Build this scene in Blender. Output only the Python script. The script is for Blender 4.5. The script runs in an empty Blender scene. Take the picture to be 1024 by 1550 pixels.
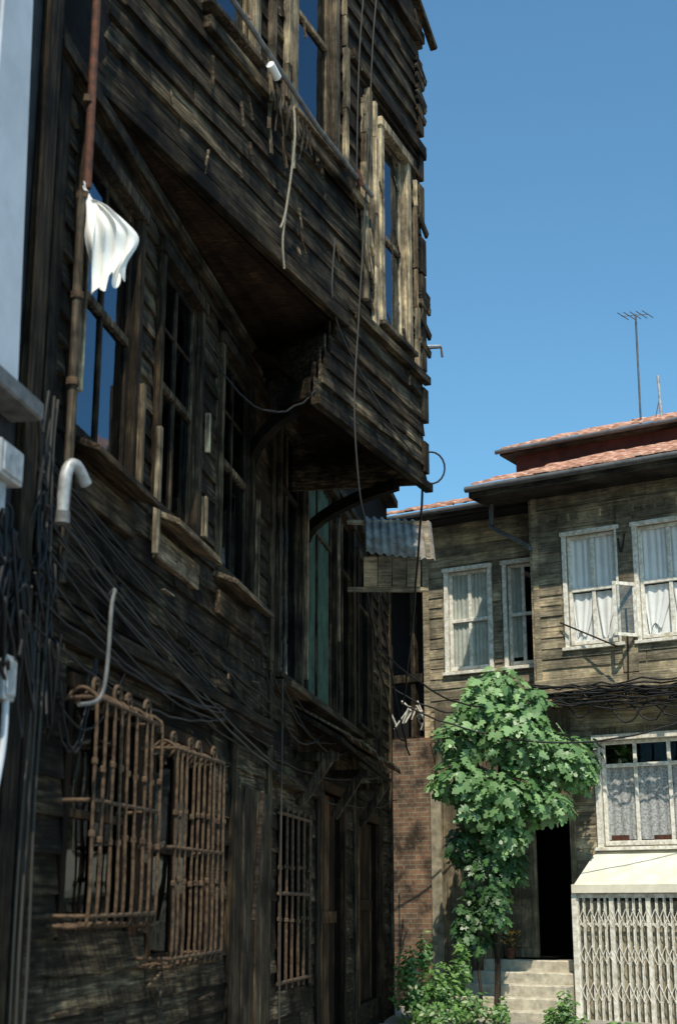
import bpy, math, random
from mathutils import Vector, Matrix
R=random.Random(7)
S=bpy.context.scene
col=S.collection
# ---------------------------------------------------------------- camera
cd=bpy.data.cameras.new("camera"); cam=bpy.data.objects.new("camera",cd); col.objects.link(cam)
cam.location=(0,0,1.6); cam.rotation_euler=(math.radians(105.5),0,0)
cd.sensor_fit='VERTICAL'; cd.sensor_height=36; cd.lens=49.94; cd.clip_end=2000; cd.clip_start=.1
cd.dof.use_dof=True; cd.dof.focus_distance=18; cd.dof.aperture_fstop=2.6
S.camera=cam
S.view_settings.view_transform='Standard'; S.view_settings.look='None'; S.view_settings.exposure=0
# ---------------------------------------------------------------- light
SE,SA=56,180
w=bpy.data.worlds.new("World"); S.world=w; w.use_nodes=True
nt=w.node_tree; bg=nt.nodes["Background"]
sk=nt.nodes.new("ShaderNodeTexSky"); sk.sky_type='NISHITA'; sk.sun_disc=False
sk.sun_elevation=math.radians(SE); sk.sun_rotation=math.radians(SA); sk.ozone_density=1.5; sk.air_density=1.0; sk.dust_density=1.1
tm=nt.nodes.new("ShaderNodeMix"); tm.data_type='RGBA'; tm.blend_type='MULTIPLY'; tm.inputs[0].default_value=1; tm.inputs[7].default_value=(.74,1.17,1.22,1)
nt.links.new(sk.outputs[0],tm.inputs[6]); nt.links.new(tm.outputs[2],bg.inputs[0]); bg.inputs[1].default_value=.15
sd=bpy.data.lights.new("sun","SUN"); so=bpy.data.objects.new("sun",sd); col.objects.link(so)
sd.energy=5.0; sd.angle=math.radians(.5); sd.color=(1,.90,.73)
az=math.radians(SA); el=math.radians(SE)
sv=Vector((math.sin(az)*math.cos(el),math.cos(az)*math.cos(el),math.sin(el)))
so.rotation_euler=sv.to_track_quat('Z','Y').to_euler()
# ---------------------------------------------------------------- frames
def frame(o,u):
    u=Vector((u[0],u[1],0)).normalized(); y=Vector((0,0,1)).cross(u)
    return Matrix(((u.x,y.x,0,o[0]),(u.y,y.y,0,o[1]),(0,0,1,0),(0,0,0,1)))
ML=frame((-1.405,7.8),(.174,1)); kL=math.sqrt(1+.174**2)
MJ=frame((-1.405,7.8),(.42,1));  kJ=math.sqrt(1+.42**2)
MR=frame((2.79,19.76),(1.57,-1))
MI=Matrix.Identity(4)
def L(Y): return (Y-7.8)*kL
def J(Y): return (Y-7.8)*kJ
def wL(Y,n,z): return ML@Vector((L(Y),-n,z))
def wJ(Y,n,z): return MJ@Vector((J(Y),-n,z))
def wR(s,n,z): return MR@Vector((s,-n,z))
# ---------------------------------------------------------------- nodes helpers
def newmat(name):
    m=bpy.data.materials.new(name); m.use_nodes=True
    n=m.node_tree.nodes; l=m.node_tree.links; return m,n,l,n["Principled BSDF"]
def ramp(n,stops):
    r=n.new("ShaderNodeValToRGB"); e=r.color_ramp.elements
    e[0].position=stops[0][0]; e[0].color=(*stops[0][1],1); e[1].position=stops[-1][0]; e[1].color=(*stops[-1][1],1)
    for p,c in stops[1:-1]:
        x=e.new(p); x.color=(*c,1)
    return r
def mixc(n,l,mode,fac,a,b):
    m=n.new("ShaderNodeMix"); m.data_type='RGBA'; m.blend_type=mode
    if isinstance(fac,(int,float)): m.inputs[0].default_value=fac
    else: l.new(fac,m.inputs[0])
    for s,i in ((a,6),(b,7)):
        if isinstance(s,tuple): m.inputs[i].default_value=(*s,1)
        else: l.new(s,m.inputs[i])
    return m.outputs[2]
def coords(n,l,scale,rnd=True):
    tc=n.new("ShaderNodeTexCoord"); v=tc.outputs["Object"]
    if rnd:
        at=n.new("ShaderNodeAttribute"); at.attribute_name="rnd"
        ma=n.new("ShaderNodeVectorMath"); ma.operation='SCALE'; ma.inputs[0].default_value=(7.3,3.1,5.7); l.new(at.outputs["Fac"],ma.inputs["Scale"])
        ad=n.new("ShaderNodeVectorMath"); ad.operation='ADD'; l.new(v,ad.inputs[0]); l.new(ma.outputs[0],ad.inputs[1]); v=ad.outputs[0]
    mp=n.new("ShaderNodeMapping"); l.new(v,mp.inputs[0]); mp.inputs["Scale"].default_value=scale
    return mp.outputs[0], tc
def noise(n,l,vec,sc,det=4,rough=.6,dist=0):
    x=n.new("ShaderNodeTexNoise"); l.new(vec,x.inputs["Vector"]); x.inputs["Scale"].default_value=sc
    x.inputs["Detail"].default_value=det; x.inputs["Roughness"].default_value=rough; x.inputs["Distortion"].default_value=dist
    return x.outputs["Fac"]
def bump(n,l,h,bs,st,d=.02):
    b=n.new("ShaderNodeBump"); b.inputs["Strength"].default_value=st; b.inputs["Distance"].default_value=d
    l.new(h,b.inputs["Height"]); l.new(b.outputs[0],bs.inputs["Normal"])
def wood(name,c0,c1,c2,axis='x',rough=.8,stain_dapple=.6,gr=1.0,mul=1.0,bst=.8,varc=1):
    m,n,l,b=newmat(name)
    c0,c1,c2=[tuple(x*mul for x in c) for c in (c0,c1,c2)]
    sc={'x':(1.2,22,22),'z':(22,22,1.2)}[axis]
    v,tc=coords(n,l,tuple(a*gr for a in sc))
    g=noise(n,l,v,1.8,5,.74,0)
    rp=ramp(n,[(.34,c0),(.50,c1),(.70,c2)]); l.new(g,rp.inputs[0])
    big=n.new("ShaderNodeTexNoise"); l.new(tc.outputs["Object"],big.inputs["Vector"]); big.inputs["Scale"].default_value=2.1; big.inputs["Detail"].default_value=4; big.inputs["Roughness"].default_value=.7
    rb=ramp(n,[(.38,(1-stain_dapple,1-stain_dapple,1-stain_dapple)),(.50,(.8,.8,.8)),(.64,(1.6,1.55,1.42))]); l.new(big.outputs["Fac"],rb.inputs[0])  # stain patches; on the left house also dappled shadow painted into the colour
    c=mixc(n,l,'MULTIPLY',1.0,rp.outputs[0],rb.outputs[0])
    at=n.new("ShaderNodeAttribute"); at.attribute_name="rnd"
    if varc: r2=ramp(n,[(0,(.38,.36,.36)),(.35,(.85,.72,.58)),(.6,(.9,.88,.85)),(.82,(1.25,1.15,1.0)),(1,(2.4,2.25,2.0))])
    else: r2=ramp(n,[(0,(.62,.62,.62)),(.5,(.95,.94,.92)),(1,(1.35,1.30,1.2))])
    l.new(at.outputs["Fac"],r2.inputs[0])
    c=mixc(n,l,'MULTIPLY',1.0,c,r2.outputs[0])
    l.new(c,b.inputs["Base Color"]); b.inputs["Roughness"].default_value=rough; b.inputs["Specular IOR Level"].default_value=.12
    bump(n,l,g,b,bst,.014)
    return m
def plain(name,c,rough=.7,metal=0,var=.25,sc=6,bst=.2,c2=None,det=4,spec=.3):
    m,n,l,b=newmat(name); v,tc=coords(n,l,(1,1,1))
    g=noise(n,l,v,sc,det,.65)
    lo=c2 if c2 else tuple(x*(1-var) for x in c)
    rp=ramp(n,[(.35,lo),(.62,c)]); l.new(g,rp.inputs[0]); l.new(rp.outputs[0],b.inputs["Base Color"])
    b.inputs["Roughness"].default_value=rough; b.inputs["Metallic"].default_value=metal; b.inputs["Specular IOR Level"].default_value=spec
    if bst: bump(n,l,g,b,bst,.01)
    return m
M={}
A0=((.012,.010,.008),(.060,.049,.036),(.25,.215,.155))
M['clapL']=wood('weathered_board_dark',*A0,stain_dapple=.88,mul=.50)
M['clapJ']=wood('weathered_board_jetty',*A0,stain_dapple=.85,mul=.54)  # strong patches paint dappled eave shadow into the jetty boards
M['backL']=wood('board_backing',(.003,.003,.003),(.008,.007,.006),(.02,.017,.014))
M['postL']=wood('weathered_post',(.014,.011,.009),(.06,.049,.037),(.22,.19,.14),'z',stain_dapple=.78,mul=.55)
M['eaveR']=wood('eave_board',(.02,.018,.016),(.05,.045,.04),(.10,.09,.08),varc=0)
M['trimL']=wood('bleached_trim',(.05,.042,.032),(.22,.19,.145),(.52,.47,.37),'z',stain_dapple=.75,mul=.82)
M['trimLx']=wood('bleached_trim_h',(.03,.025,.02),(.12,.098,.075),(.34,.30,.235),'x',stain_dapple=.7,mul=.6)
M['brownz']=wood('brown_door_wood',(.008,.005,.004),(.038,.023,.014),(.11,.07,.043),'z',mul=.85)
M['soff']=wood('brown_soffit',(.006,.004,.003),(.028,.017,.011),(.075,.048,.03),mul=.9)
M['clapR']=wood('house_board',(.12,.10,.075),(.28,.24,.175),(.44,.39,.295),stain_dapple=.5,varc=0)
M['woodRz']=wood('house_board_v',(.08,.068,.05),(.19,.16,.115),(.32,.28,.205),'z',stain_dapple=.5,varc=0)
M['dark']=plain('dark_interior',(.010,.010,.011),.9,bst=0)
M['white']=plain('white_paint',(.80,.79,.74),.55,var=.18,sc=9)
M['whiteold']=plain('old_white_paint',(.82,.80,.74),.6,c2=(.48,.44,.36),sc=16)
M['plaster']=plain('painted_plaster',(.78,.74,.62),.85,var=.22,sc=4)
M['plasterd']=plain('stained_plaster',(.40,.36,.27),.9,c2=(.16,.14,.10),sc=5)
M['grey']=plain('grey_plaster',(.035,.037,.042),.9,var=.6,sc=5)
M['bluewhite']=plain('white_shutter',(.56,.60,.66),.6,var=.18,sc=3)
M['stone']=plain('step_stone',(.58,.53,.43),.9,var=.45,sc=7,bst=.5)
M['galv']=plain('galvanised',(.50,.51,.52),.5,.3,var=.5,sc=10)
M['galvd']=plain('dull_metal',(.18,.18,.18),.6,.2,var=.5,sc=10)
M['gutter']=plain('zinc_gutter',(.14,.145,.15),.5,.4,var=.4,sc=8)
M['corr']=plain('corrugated_metal',(.26,.25,.23),.7,.1,c2=(.13,.10,.075),sc=5)
M['rust']=plain('rusty_iron',(.12,.078,.047),.85,.1,c2=(.035,.022,.015),sc=25,bst=.6)
M['rustred']=plain('rust_pipe',(.13,.05,.03),.75,.1,c2=(.05,.025,.02),sc=18)
M['cable']=plain('black_cable',(.014,.014,.016),.6,bst=0)
M['cablegrey']=plain('grey_cable',(.05,.047,.042),.7,bst=0)
M['rope']=plain('rope',(.30,.27,.21),.9,var=.4,sc=60)
M['redf']=plain('red_fascia',(.10,.03,.024),.7,var=.4)
M['cloth']=plain('white_cloth',(.84,.84,.82),.9,var=.08,sc=8)
M['asph']=plain('street_asphalt',(.30,.28,.25),.95,var=.35,sc=9,bst=.4)
def glassmat(name,tint,fac,ga=(.9,.95,1),fres=True):
    m,n,l,b=newmat(name); n.remove(b); out=[x for x in n if x.type=='OUTPUT_MATERIAL'][0]
    g=n.new("ShaderNodeBsdfGlossy"); g.inputs["Roughness"].default_value=.03; g.inputs["Color"].default_value=(*ga,1)
    t=n.new("ShaderNodeBsdfTransparent"); t.inputs[0].default_value=(*tint,1)
    tc=n.new("ShaderNodeTexCoord"); no=n.new("ShaderNodeTexNoise"); no.inputs["Scale"].default_value=2.2; no.inputs["Detail"].default_value=1; l.new(tc.outputs["Object"],no.inputs["Vector"])
    bp=n.new("ShaderNodeBump"); bp.inputs["Strength"].default_value=.3; bp.inputs["Distance"].default_value=.02; l.new(no.outputs["Fac"],bp.inputs["Height"]); l.new(bp.outputs[0],g.inputs["Normal"])
    mx=n.new("ShaderNodeMixShader")
    if fres:
        fr=n.new("ShaderNodeFresnel"); fr.inputs[0].default_value=1.45
        ma=n.new("ShaderNodeMath"); ma.operation='ADD'; ma.inputs[1].default_value=fac; ma.use_clamp=True; l.new(fr.outputs[0],ma.inputs[0]); l.new(ma.outputs[0],mx.inputs[0])
    else: mx.inputs[0].default_value=fac
    l.new(t.outputs[0],mx.inputs[1]); l.new(g.outputs[0],mx.inputs[2]); l.new(mx.outputs[0],out.inputs[0])
    return m
M['glass']=glassmat('window_glass',(.97,.98,.98),.07,fres=False)
M['glassL']=glassmat('old_window_glass',(.5,.55,.6),.26,(.36,.44,.55))
M['glassD']=glassmat('dim_reflection_glass',(.4,.4,.4),.06,(.25,.28,.3))  # lower panes: sky reflection dimmed through the glass colours
def lace(name,c):
    m,n,l,b=newmat(name); v,tc=coords(n,l,(1,1,1),False)
    vo=n.new("ShaderNodeTexVoronoi"); vo.inputs["Scale"].default_value=38; l.new(v,vo.inputs["Vector"])
    rp=ramp(n,[(.25,c),(.8,tuple(x*.5 for x in c))]); l.new(vo.outputs["Distance"],rp.inputs[0]); l.new(rp.outputs[0],b.inputs["Base Color"]); b.inputs["Roughness"].default_value=.95
    return m
M['curt']=plain('curtain_white',(.88,.88,.88),.95,var=.08,sc=5)
M['lace']=lace('lace_curtain',(.50,.50,.51))
M['netc']=plain('curtain_net',(.50,.52,.47),.95,var=.25,sc=7)
M['netd']=plain('curtain_dim',(.12,.13,.14),.95,var=.4,sc=7)
M['green']=plain('green_curtain',(.055,.10,.07),.9,var=.5,sc=5)
m,n,l,b=newmat('brick'); v,tc=coords(n,l,(1,1,1),False)
sx=n.new("ShaderNodeSeparateXYZ"); l.new(tc.outputs["Object"],sx.inputs[0]); cx=n.new("ShaderNodeCombineXYZ"); l.new(sx.outputs[0],cx.inputs[0]); l.new(sx.outputs[2],cx.inputs[1])
bt=n.new("ShaderNodeTexBrick"); l.new(cx.outputs[0],bt.inputs["Vector"]); bt.inputs["Scale"].default_value=1; bt.inputs["Brick Width"].default_value=.2; bt.inputs["Row Height"].default_value=.068; bt.inputs["Mortar Size"].default_value=.007
bt.inputs["Color1"].default_value=(.25,.145,.09,1); bt.inputs["Color2"].default_value=(.15,.10,.07,1); bt.inputs["Mortar"].default_value=(.25,.225,.18,1)
g=noise(n,l,v,2.6,5,.75); rp=ramp(n,[(.38,(.15,.15,.14)),(.5,(.7,.68,.65)),(.64,(1.25,1.2,1.1))]); l.new(g,rp.inputs[0])
l.new(mixc(n,l,'MULTIPLY',1.0,bt.outputs[0],rp.outputs[0]),b.inputs["Base Color"]); b.inputs["Roughness"].default_value=.9; bump(n,l,bt.outputs[1],b,-.5,.01); M['brick']=m
m,n,l,b=newmat('roof_tile'); v,tc=coords(n,l,(1,1,1))
g=noise(n,l,v,5,5); rp=ramp(n,[(.3,(.26,.13,.09)),(.5,(.50,.26,.18)),(.7,(.64,.44,.35))]); l.new(g,rp.inputs[0]); l.new(rp.outputs[0],b.inputs["Base Color"]); b.inputs["Roughness"].default_value=.85; bump(n,l,g,b,.3,.01); M['tile']=m
def leafmat(name,a,c,tr):
    m,n,l,b=newmat(name)
    at=n.new("ShaderNodeAttribute"); at.attribute_name="rnd"
    rp=ramp(n,[(0,a),(1,c)]); l.new(at.outputs["Fac"],rp.inputs[0]); l.new(rp.outputs[0],b.inputs["Base Color"]); b.inputs["Roughness"].default_value=.42; b.inputs["Specular IOR Level"].default_value=.5
    t=n.new("ShaderNodeBsdfTranslucent"); l.new(mixc(n,l,'MULTIPLY',1.0,rp.outputs[0],(1.3,1.6,.6)),t.inputs[0])
    mx=n.new("ShaderNodeMixShader"); mx.inputs[0].default_value=tr; out=[x for x in n if x.type=='OUTPUT_MATERIAL'][0]
    l.new(b.outputs[0],mx.inputs[1]); l.new(t.outputs[0],mx.inputs[2]); l.new(mx.outputs[0],out.inputs[0]); return m
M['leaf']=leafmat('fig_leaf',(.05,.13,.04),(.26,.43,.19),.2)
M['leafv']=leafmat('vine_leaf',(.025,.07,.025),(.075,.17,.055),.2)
M['weed']=leafmat('weed_leaf',(.05,.13,.03),(.18,.32,.09),.25)
M['bark']=wood('bark',(.03,.025,.02),(.09,.075,.06),(.17,.14,.11),'z')
# ---------------------------------------------------------------- builders
def empty(name):
    e=bpy.data.objects.new(name,None); col.objects.link(e); e.empty_display_size=.2; return e
class MB:
    def __init__(s): s.v=[];s.f=[];s.r=[]
    def poly(s,pts,faces,r=None):
        o=len(s.v); s.v+= [tuple(p) for p in pts]
        r=R.random() if r is None else r
        for f in faces: s.f.append(tuple(o+i for i in f)); s.r.append(r)
    def hexa(s,p,r=None):
        s.poly(p,[(3,2,1,0),(4,5,6,7),(0,1,5,4),(1,2,6,5),(2,3,7,6),(3,0,4,7)],r)
    def box(s,u0,u1,n0,n1,z0,z1,r=None):
        y0,y1=-n1,-n0
        s.hexa([(u0,y0,z0),(u1,y0,z0),(u1,y1,z0),(u0,y1,z0),(u0,y0,z1),(u1,y0,z1),(u1,y1,z1),(u0,y1,z1)],r)
    def beam(s,a,b,w,d=None,r=None,up=(0,0,1)):
        a=Vector(a);b=Vector(b);d=w if d is None else d
        t=(b-a).normalized(); x=t.cross(Vector(up))
        if x.length<1e-3: x=t.cross(Vector((0,1,0)))
        x.normalize(); y=x.cross(t); x*=w/2; y*=d/2
        s.hexa([a-x-y,a+x-y,a+x+y,a-x+y,b-x-y,b+x-y,b+x+y,b-x+y],r)
    def clap(s,u0,u1,z0,z1,nb=.032,nt=.008,j=.006,n=0,rag=0):
        # a lapped board with a slightly wavy, chipped lower edge
        k=max(1,int((u1-u0)/.28)) if rag else 1
        a=R.uniform(-j,j);c=R.uniform(-j,j);e=R.uniform(0,.008);r=R.random(); pts=[];fs=[]
        for i in range(k+1):
            t=i/k; u=u0+(u1-u0)*t; dz=a+(c-a)*t
            ch=R.uniform(-rag,rag*.5) if 0<i<k or rag==0 else 0
            if rag and R.random()<.08: ch+=rag*3
            wv=R.uniform(-rag,rag)*.8
            pts+= [(u,-n-nb-e-wv,z0+dz+ch),(u,-n,z0+dz+ch),(u,-n,z1+dz),(u,-n-nt-e,z1+dz)]
        for i in range(k):
            o=i*4
            for q in range(4): fs.append((o+q,o+(q+1)%4,o+4+(q+1)%4,o+4+q))
        fs+=[(3,2,1,0),(k*4,k*4+1,k*4+2,k*4+3)]
        s.poly(pts,fs,r)
    def make(s,name,mat,parent=None,mx=MI,bevel=0,smooth=False):
        me=bpy.data.meshes.new(name); me.from_pydata(s.v,[],s.f); me.update()
        a=me.attributes.new("rnd",'FLOAT','FACE'); a.data.foreach_set("value",s.r)
        me.materials.append(mat); ob=bpy.data.objects.new(name,me); col.objects.link(ob); ob.matrix_world=mx
        if parent: ob.parent=parent
        if smooth: me.polygons.foreach_set("use_smooth",[True]*len(me.polygons))
        if bevel:
            bm=ob.modifiers.new("b",'BEVEL'); bm.width=bevel; bm.segments=1; bm.limit_method='ANGLE'
        return ob
def tubes(name,lst,r,mat,parent=None,res=2,taper=None,cyc=False):
    c=bpy.data.curves.new(name,'CURVE'); c.dimensions='3D'; c.bevel_depth=r; c.bevel_resolution=res; c.use_fill_caps=True
    for pts in lst:
        sp=c.splines.new('POLY'); sp.points.add(len(pts)-1)
        for i,p in enumerate(pts):
            sp.points[i].co=(*p,1)
            if taper: sp.points[i].radius=1+(taper-1)*i/(len(pts)-1)
    c.materials.append(mat); o=bpy.data.objects.new(name,c); col.objects.link(o)
    if parent: o.parent=parent
    return o
def tube(name,pts,r,mat,parent=None,taper=None,res=3): return tubes(name,[pts],r,mat,parent,res,taper)
def sag(a,b,s,k=16,wob=0):
    a=Vector(a);b=Vector(b); o=[]
    for i in range(k+1):
        t=i/k; p=a.lerp(b,t); p.z-=4*s*t*(1-t)
        if wob and 0<i<k: p+=Vector((R.uniform(-wob,wob),R.uniform(-wob,wob),R.uniform(-wob,wob)))
        o.append(p)
    return o
def smoothpts(pts,k=6):
    P=[Vector(p) for p in pts]; P=[P[0]]+P+[P[-1]]; o=[]
    for i in range(1,len(P)-2):
        for j in range(k):
            t=j/k; a,b,c,d=P[i-1],P[i],P[i+1],P[i+2]
            o.append(.5*((2*b)+(-a+c)*t+(2*a-5*b+4*c-d)*t*t+(-a+3*b-3*c+d)*t**3))
    o.append(P[-2]); return o
def splitrect(u0,u1,z0,z1,ops):
    us=sorted({u0,u1,*[min(max(x,u0),u1) for o in ops for x in o[:2]]}); zs=sorted({z0,z1,*[min(max(x,z0),z1) for o in ops for x in o[2:4]]})
    out=[]
    for i in range(len(us)-1):
        for k in range(len(zs)-1):
            mu=(us[i]+us[i+1])/2; mz=(zs[k]+zs[k+1])/2
            if us[i+1]-us[i]<1e-5 or zs[k+1]-zs[k]<1e-5: continue
            if not any(o[0]<mu<o[1] and o[2]<mz<o[3] for o in ops): out.append((us[i],us[i+1],zs[k],zs[k+1]))
    return out
def backing(b,u0,u1,z0,z1,ops,n0=-.06,n1=0):
    for r in splitrect(u0,u1,z0,z1,ops): b.box(r[0],r[1],n0,n1,r[2],r[3],.5)
def claps(b,u0,u1,z0,z1,h,ops,n=0,miss=.0,nb=.032,seg=(1.2,3.5),j=.006,ragR=0,lim=None,rag=0):
    z=z0
    while z<z1-.02:
        hh=h*R.uniform(.92,1.08); zt=min(z+hh,z1); zm=(z+zt)/2
        a=u0; e=u1+R.uniform(0,ragR) if ragR else u1
        if lim: a=max(a,lim(zm))
        iv=[(a,e)]
        for o in ops:
            if o[2]-.02<zm<o[3]+.02:
                nv=[]
                for x,y in iv:
                    if o[1]<=x or o[0]>=y: nv.append((x,y)); continue
                    if o[0]>x: nv.append((x,o[0]))
                    if o[1]<y: nv.append((o[1],y))
                iv=nv
        for x,y in iv:
            while x<y-.03:
                t=min(y,x+R.uniform(*seg))
                if y-t<.3: t=y
                if R.random()>miss: b.clap(x+.002,t-.002-(R.uniform(0,.015) if rag else 0),z,zt+.014,nb=nb*R.uniform(.8,1.25),j=j,n=n,rag=rag)
                x=t
        z=zt
def window(fr,gl,u0,u1,z0,z1,n=0,case=.09,ncase=.05,st=.045,cols=2,rail=.5,rows=(1,1),sill=.1,mu=.024):
    fr.box(u0-case,u0,n-.05,n+ncase,z0-.02,z1+case*.9)
    fr.box(u1,u1+case,n-.05,n+ncase*.95,z0-.02,z1+case*.9)
    fr.box(u0-case-.02,u1+case+.02,n-.05,n+ncase+.02,z1+.001,z1+case)
    if sill: fr.box(u0-case-.03,u1+case+.03,n-.05,n+ncase+sill,z0-.065,z0-.021)
    a,b=n-.075,n-.035
    fr.box(u0,u0+st,a,b,z0,z1); fr.box(u1-st,u1,a,b,z0,z1)
    fr.box(u0+st,u1-st,a+.002,b-.002,z0,z0+st*1.3); fr.box(u0+st,u1-st,a+.002,b-.002,z1-st,z1)
    zm=z0+(z1-z0)*rail
    if rail: fr.box(u0+st,u1-st,a+.004,b+.01,zm-st*.5,zm+st*.5)
    for i in range(1,cols):
        u=u0+(u1-u0)*i/cols; ww=mu if cols>2 else mu*1.6
        fr.box(u-ww/2,u+ww/2,a+.006,b-.004,z0+st,z1-st)
    def rws(za,zb,k):
        for i in range(1,k):
            z=za+(zb-za)*i/k; fr.box(u0+st,u1-st,a+.01,b-.008,z-mu/2,z+mu/2)
    rws(z0,zm,rows[0]); rws(zm,z1,rows[1])
    if gl is not None:
        y=-(n-.055); gl.poly([(u0+.01,y,z0+.01),(u1-.01,y,z0+.01),(u1-.01,y,z1-.01),(u0+.01,y,z1-.01)],[(0,1,2,3)])
def curtain(b,u0,u1,z0,z1,n,amp=.018,wl=.07,gath=None,hem=0):
    k=int((u1-u0)/.012)+2; rr=4; pts=[];fs=[]; ph=R.uniform(0,6)
    for r in range(rr+1):
        for i in range(k):
            t=i/(k-1); u=u0+(u1-u0)*t; f=1-r/rr
            if gath is not None: u=u+(gath-u)*(f**1.3)*.6
            zz=z0+(z1-z0)*r/rr+hem*f*(math.sin(ph+t*5)*.6+t)
            pts.append((u,-n+amp*math.sin(ph+t*(u1-u0)/wl*6.28+.8*math.sin(t*9)),zz))
    for r in range(rr):
        for i in range(k-1): fs.append((r*k+i,r*k+i+1,(r+1)*k+i+1,(r+1)*k+i))
    b.poly(pts,fs)
# ================================================================ GROUND
gb=MB(); ys=[-300,-20,8,12,16,19,24,60,900]; hz=[0,0,0,.04,.12,.2,.25,.25,.25]
for i in range(len(ys)-1):
    gb.poly([(-900,ys[i],hz[i]),(900,ys[i],hz[i]),(900,ys[i+1],hz[i+1]),(-900,ys[i+1],hz[i+1])],[(0,1,2,3)],.5)
gb.make('ground',M['asph'])
# ================================================================ LEFT HOUSE
H=empty('old_wooden_house')
Y0H=6.78
WL=[(7.32,8.3,4.12,5.85),(8.85,9.75,4.12,5.85),(10.45,11.4,4.08,5.85)]
WB=[(12.5,13.45,3.6,6.0),(13.75,15.3,3.6,6.0),(15.6,16.5,3.6,5.95),(16.9,17.9,3.7,5.7)]
WG=[(7.6,8.75,1.45,2.72),(9.1,10.4,1.25,2.65),(12.75,14.0,.95,2.4)]
DR=[(14.7,16.0,.1,2.75),(17.0,18.6,.5,2.6)]
ops=[(L(a),L(b),c,d) for a,b,c,d in WL+WB+WG+DR]
ops_c=[(a-.1,b+.1,c-.06,d+.1) for a,b,c,d in ops]
bb=MB(); backing(bb,L(Y0H),L(19.9),-.2,6.35,ops)
backing(bb,L(Y0H),L(19.9),6.35,7.2,[]); bb.make('wall_backing',M['backL'],H,ML)
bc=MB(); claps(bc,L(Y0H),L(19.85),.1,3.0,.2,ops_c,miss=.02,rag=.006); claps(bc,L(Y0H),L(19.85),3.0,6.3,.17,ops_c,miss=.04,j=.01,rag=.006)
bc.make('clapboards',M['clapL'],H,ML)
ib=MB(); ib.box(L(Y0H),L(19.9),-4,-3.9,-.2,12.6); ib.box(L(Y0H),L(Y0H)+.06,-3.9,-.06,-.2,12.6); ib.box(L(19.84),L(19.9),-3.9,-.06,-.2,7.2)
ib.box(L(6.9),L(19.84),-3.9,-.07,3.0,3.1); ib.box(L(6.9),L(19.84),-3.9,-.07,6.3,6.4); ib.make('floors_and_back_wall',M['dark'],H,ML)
fr=MB();gl=MB()
for a,b,c,d in WL: window(fr,gl,L(a),L(b),c,d,n=.045,case=.09,ncase=.02,cols=2,rows=(1,2),sill=.0,st=.05)
for i,(a,b,c,d) in enumerate(WB): window(fr,None if i in(1,) else gl,L(a),L(b),c,d,n=.06,case=.09,ncase=.02,cols=2,rail=.74,rows=(1,1),sill=.04)
fr.make('window_frames',M['postL'],H,ML,.004)
fr2=MB(); gl2=MB()
for a,b,c,d in WG[:2]: window(fr2,gl2,L(a),L(b),c,d,case=.08,ncase=.03,cols=2,rows=(1,1),sill=.0)
fr2.make('lower_window_frames',M['brownz'],H,ML,.004); gl2.make('lower_window_glass',M['glassD'],H,ML)
gl.make('window_glass',M['glassL'],H,ML)
cb=MB(); curtain(cb,L(13.8),L(15.28),3.66,5.97,.0,.014,.16); cb.make('green_curtain',M['green'],H,ML)
cb=MB(); curtain(cb,L(7.4),L(8.28),4.1,5.8,-.3); curtain(cb,L(9.0),L(9.7),4.1,5.0,-.3); curtain(cb,L(10.55),L(11.35),4.1,5.8,-.3); cb.make('dim_curtains',M['netd'],H,ML)
tb=MB()
for Y,z0,z1,w_ in ((8.36,4.0,4.75,.045),(8.74,3.75,4.6,.04),(9.86,4.15,4.45,.05),(7.28,4.3,5.2,.03),(11.52,4.0,4.9,.03),(9.9,4.8,5.1,.03),(13.6,3.7,5.9,.05),(15.4,4.4,5.8,.04)):
    tb.box(L(Y),L(Y)+w_,.06,.1,z0,z1)
tb.make('loose_trim_posts',M['trimL'],H,ML,.004)
sb=MB()
for a,b,z in ((7.3,8.42,4.05),(8.82,9.86,4.05),(10.35,11.55,4.0)):
    u0,u1=L(a),L(b)
    sb.hexa([(u0,-.22,z-.1),(u1,-.23,z-.12),(u1,0,z-.02),(u0,0,z-.01),(u0,-.22,z-.06),(u1,-.23,z-.08),(u1,0,z+.03),(u0,0,z+.04)])
    sb.box(u0+.05,u1-.03,.02,.07,z-.3,z-.12)
sb.box(L(12.4),L(16.5),.0,.2,3.45,3.52)
sb.make('window_sills',M['trimLx'],H,ML,.005)
pb=MB()
for Y,z0,z1,wd in ((6.95,-.1,6.3,.16),(11.0,0,3.2,.14),(12.25,0,6.2,.14),(13.6,3.4,6.2,.1),(15.45,3.4,6.2,.1),(16.7,0,6.2,.14),(14.45,0,3.1,.16),(18.8,0,6.2,.16),(19.78,0,6.3,.14)):
    pb.box(L(Y)-wd/2,L(Y)+wd/2,-.02,.058,z0,z1)
for Y in (11.15,11.4,11.62,11.85,12.05): pb.box(L(Y)-.1,L(Y)+.11,.0,.05+R.uniform(0,.02),.1,2.5)
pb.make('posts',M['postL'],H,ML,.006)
hb=MB()
hb.box(L(Y0H),L(12.2),0,.12,3.02,3.1); hb.box(L(Y0H),L(12.2),0,.085,2.92,3.018); hb.box(L(12.3),L(14.4),0,.12,2.62,2.72)
hb.box(L(Y0H),L(19.8),0,.1,6.11,6.2)
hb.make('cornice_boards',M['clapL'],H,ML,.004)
hd=MB(); hn=.5
hd.hexa([(L(13.3),-hn,3.05),(L(17.2),-hn+.1,3.0),(L(17.2),0,3.3),(L(13.3),0,3.35),(L(13.3),-hn,3.1),(L(17.2),-hn+.1,3.05),(L(17.2),0,3.36),(L(13.3),0,3.41)])
for Y in (13.5,15.3,17.0):
    hd.beam((L(Y),-.05,2.5),(L(Y),-hn+.12,3.0),.07,.09); hd.beam((L(Y),-.02,2.95),(L(Y),-hn+.08,2.95),.06,.08)
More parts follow.
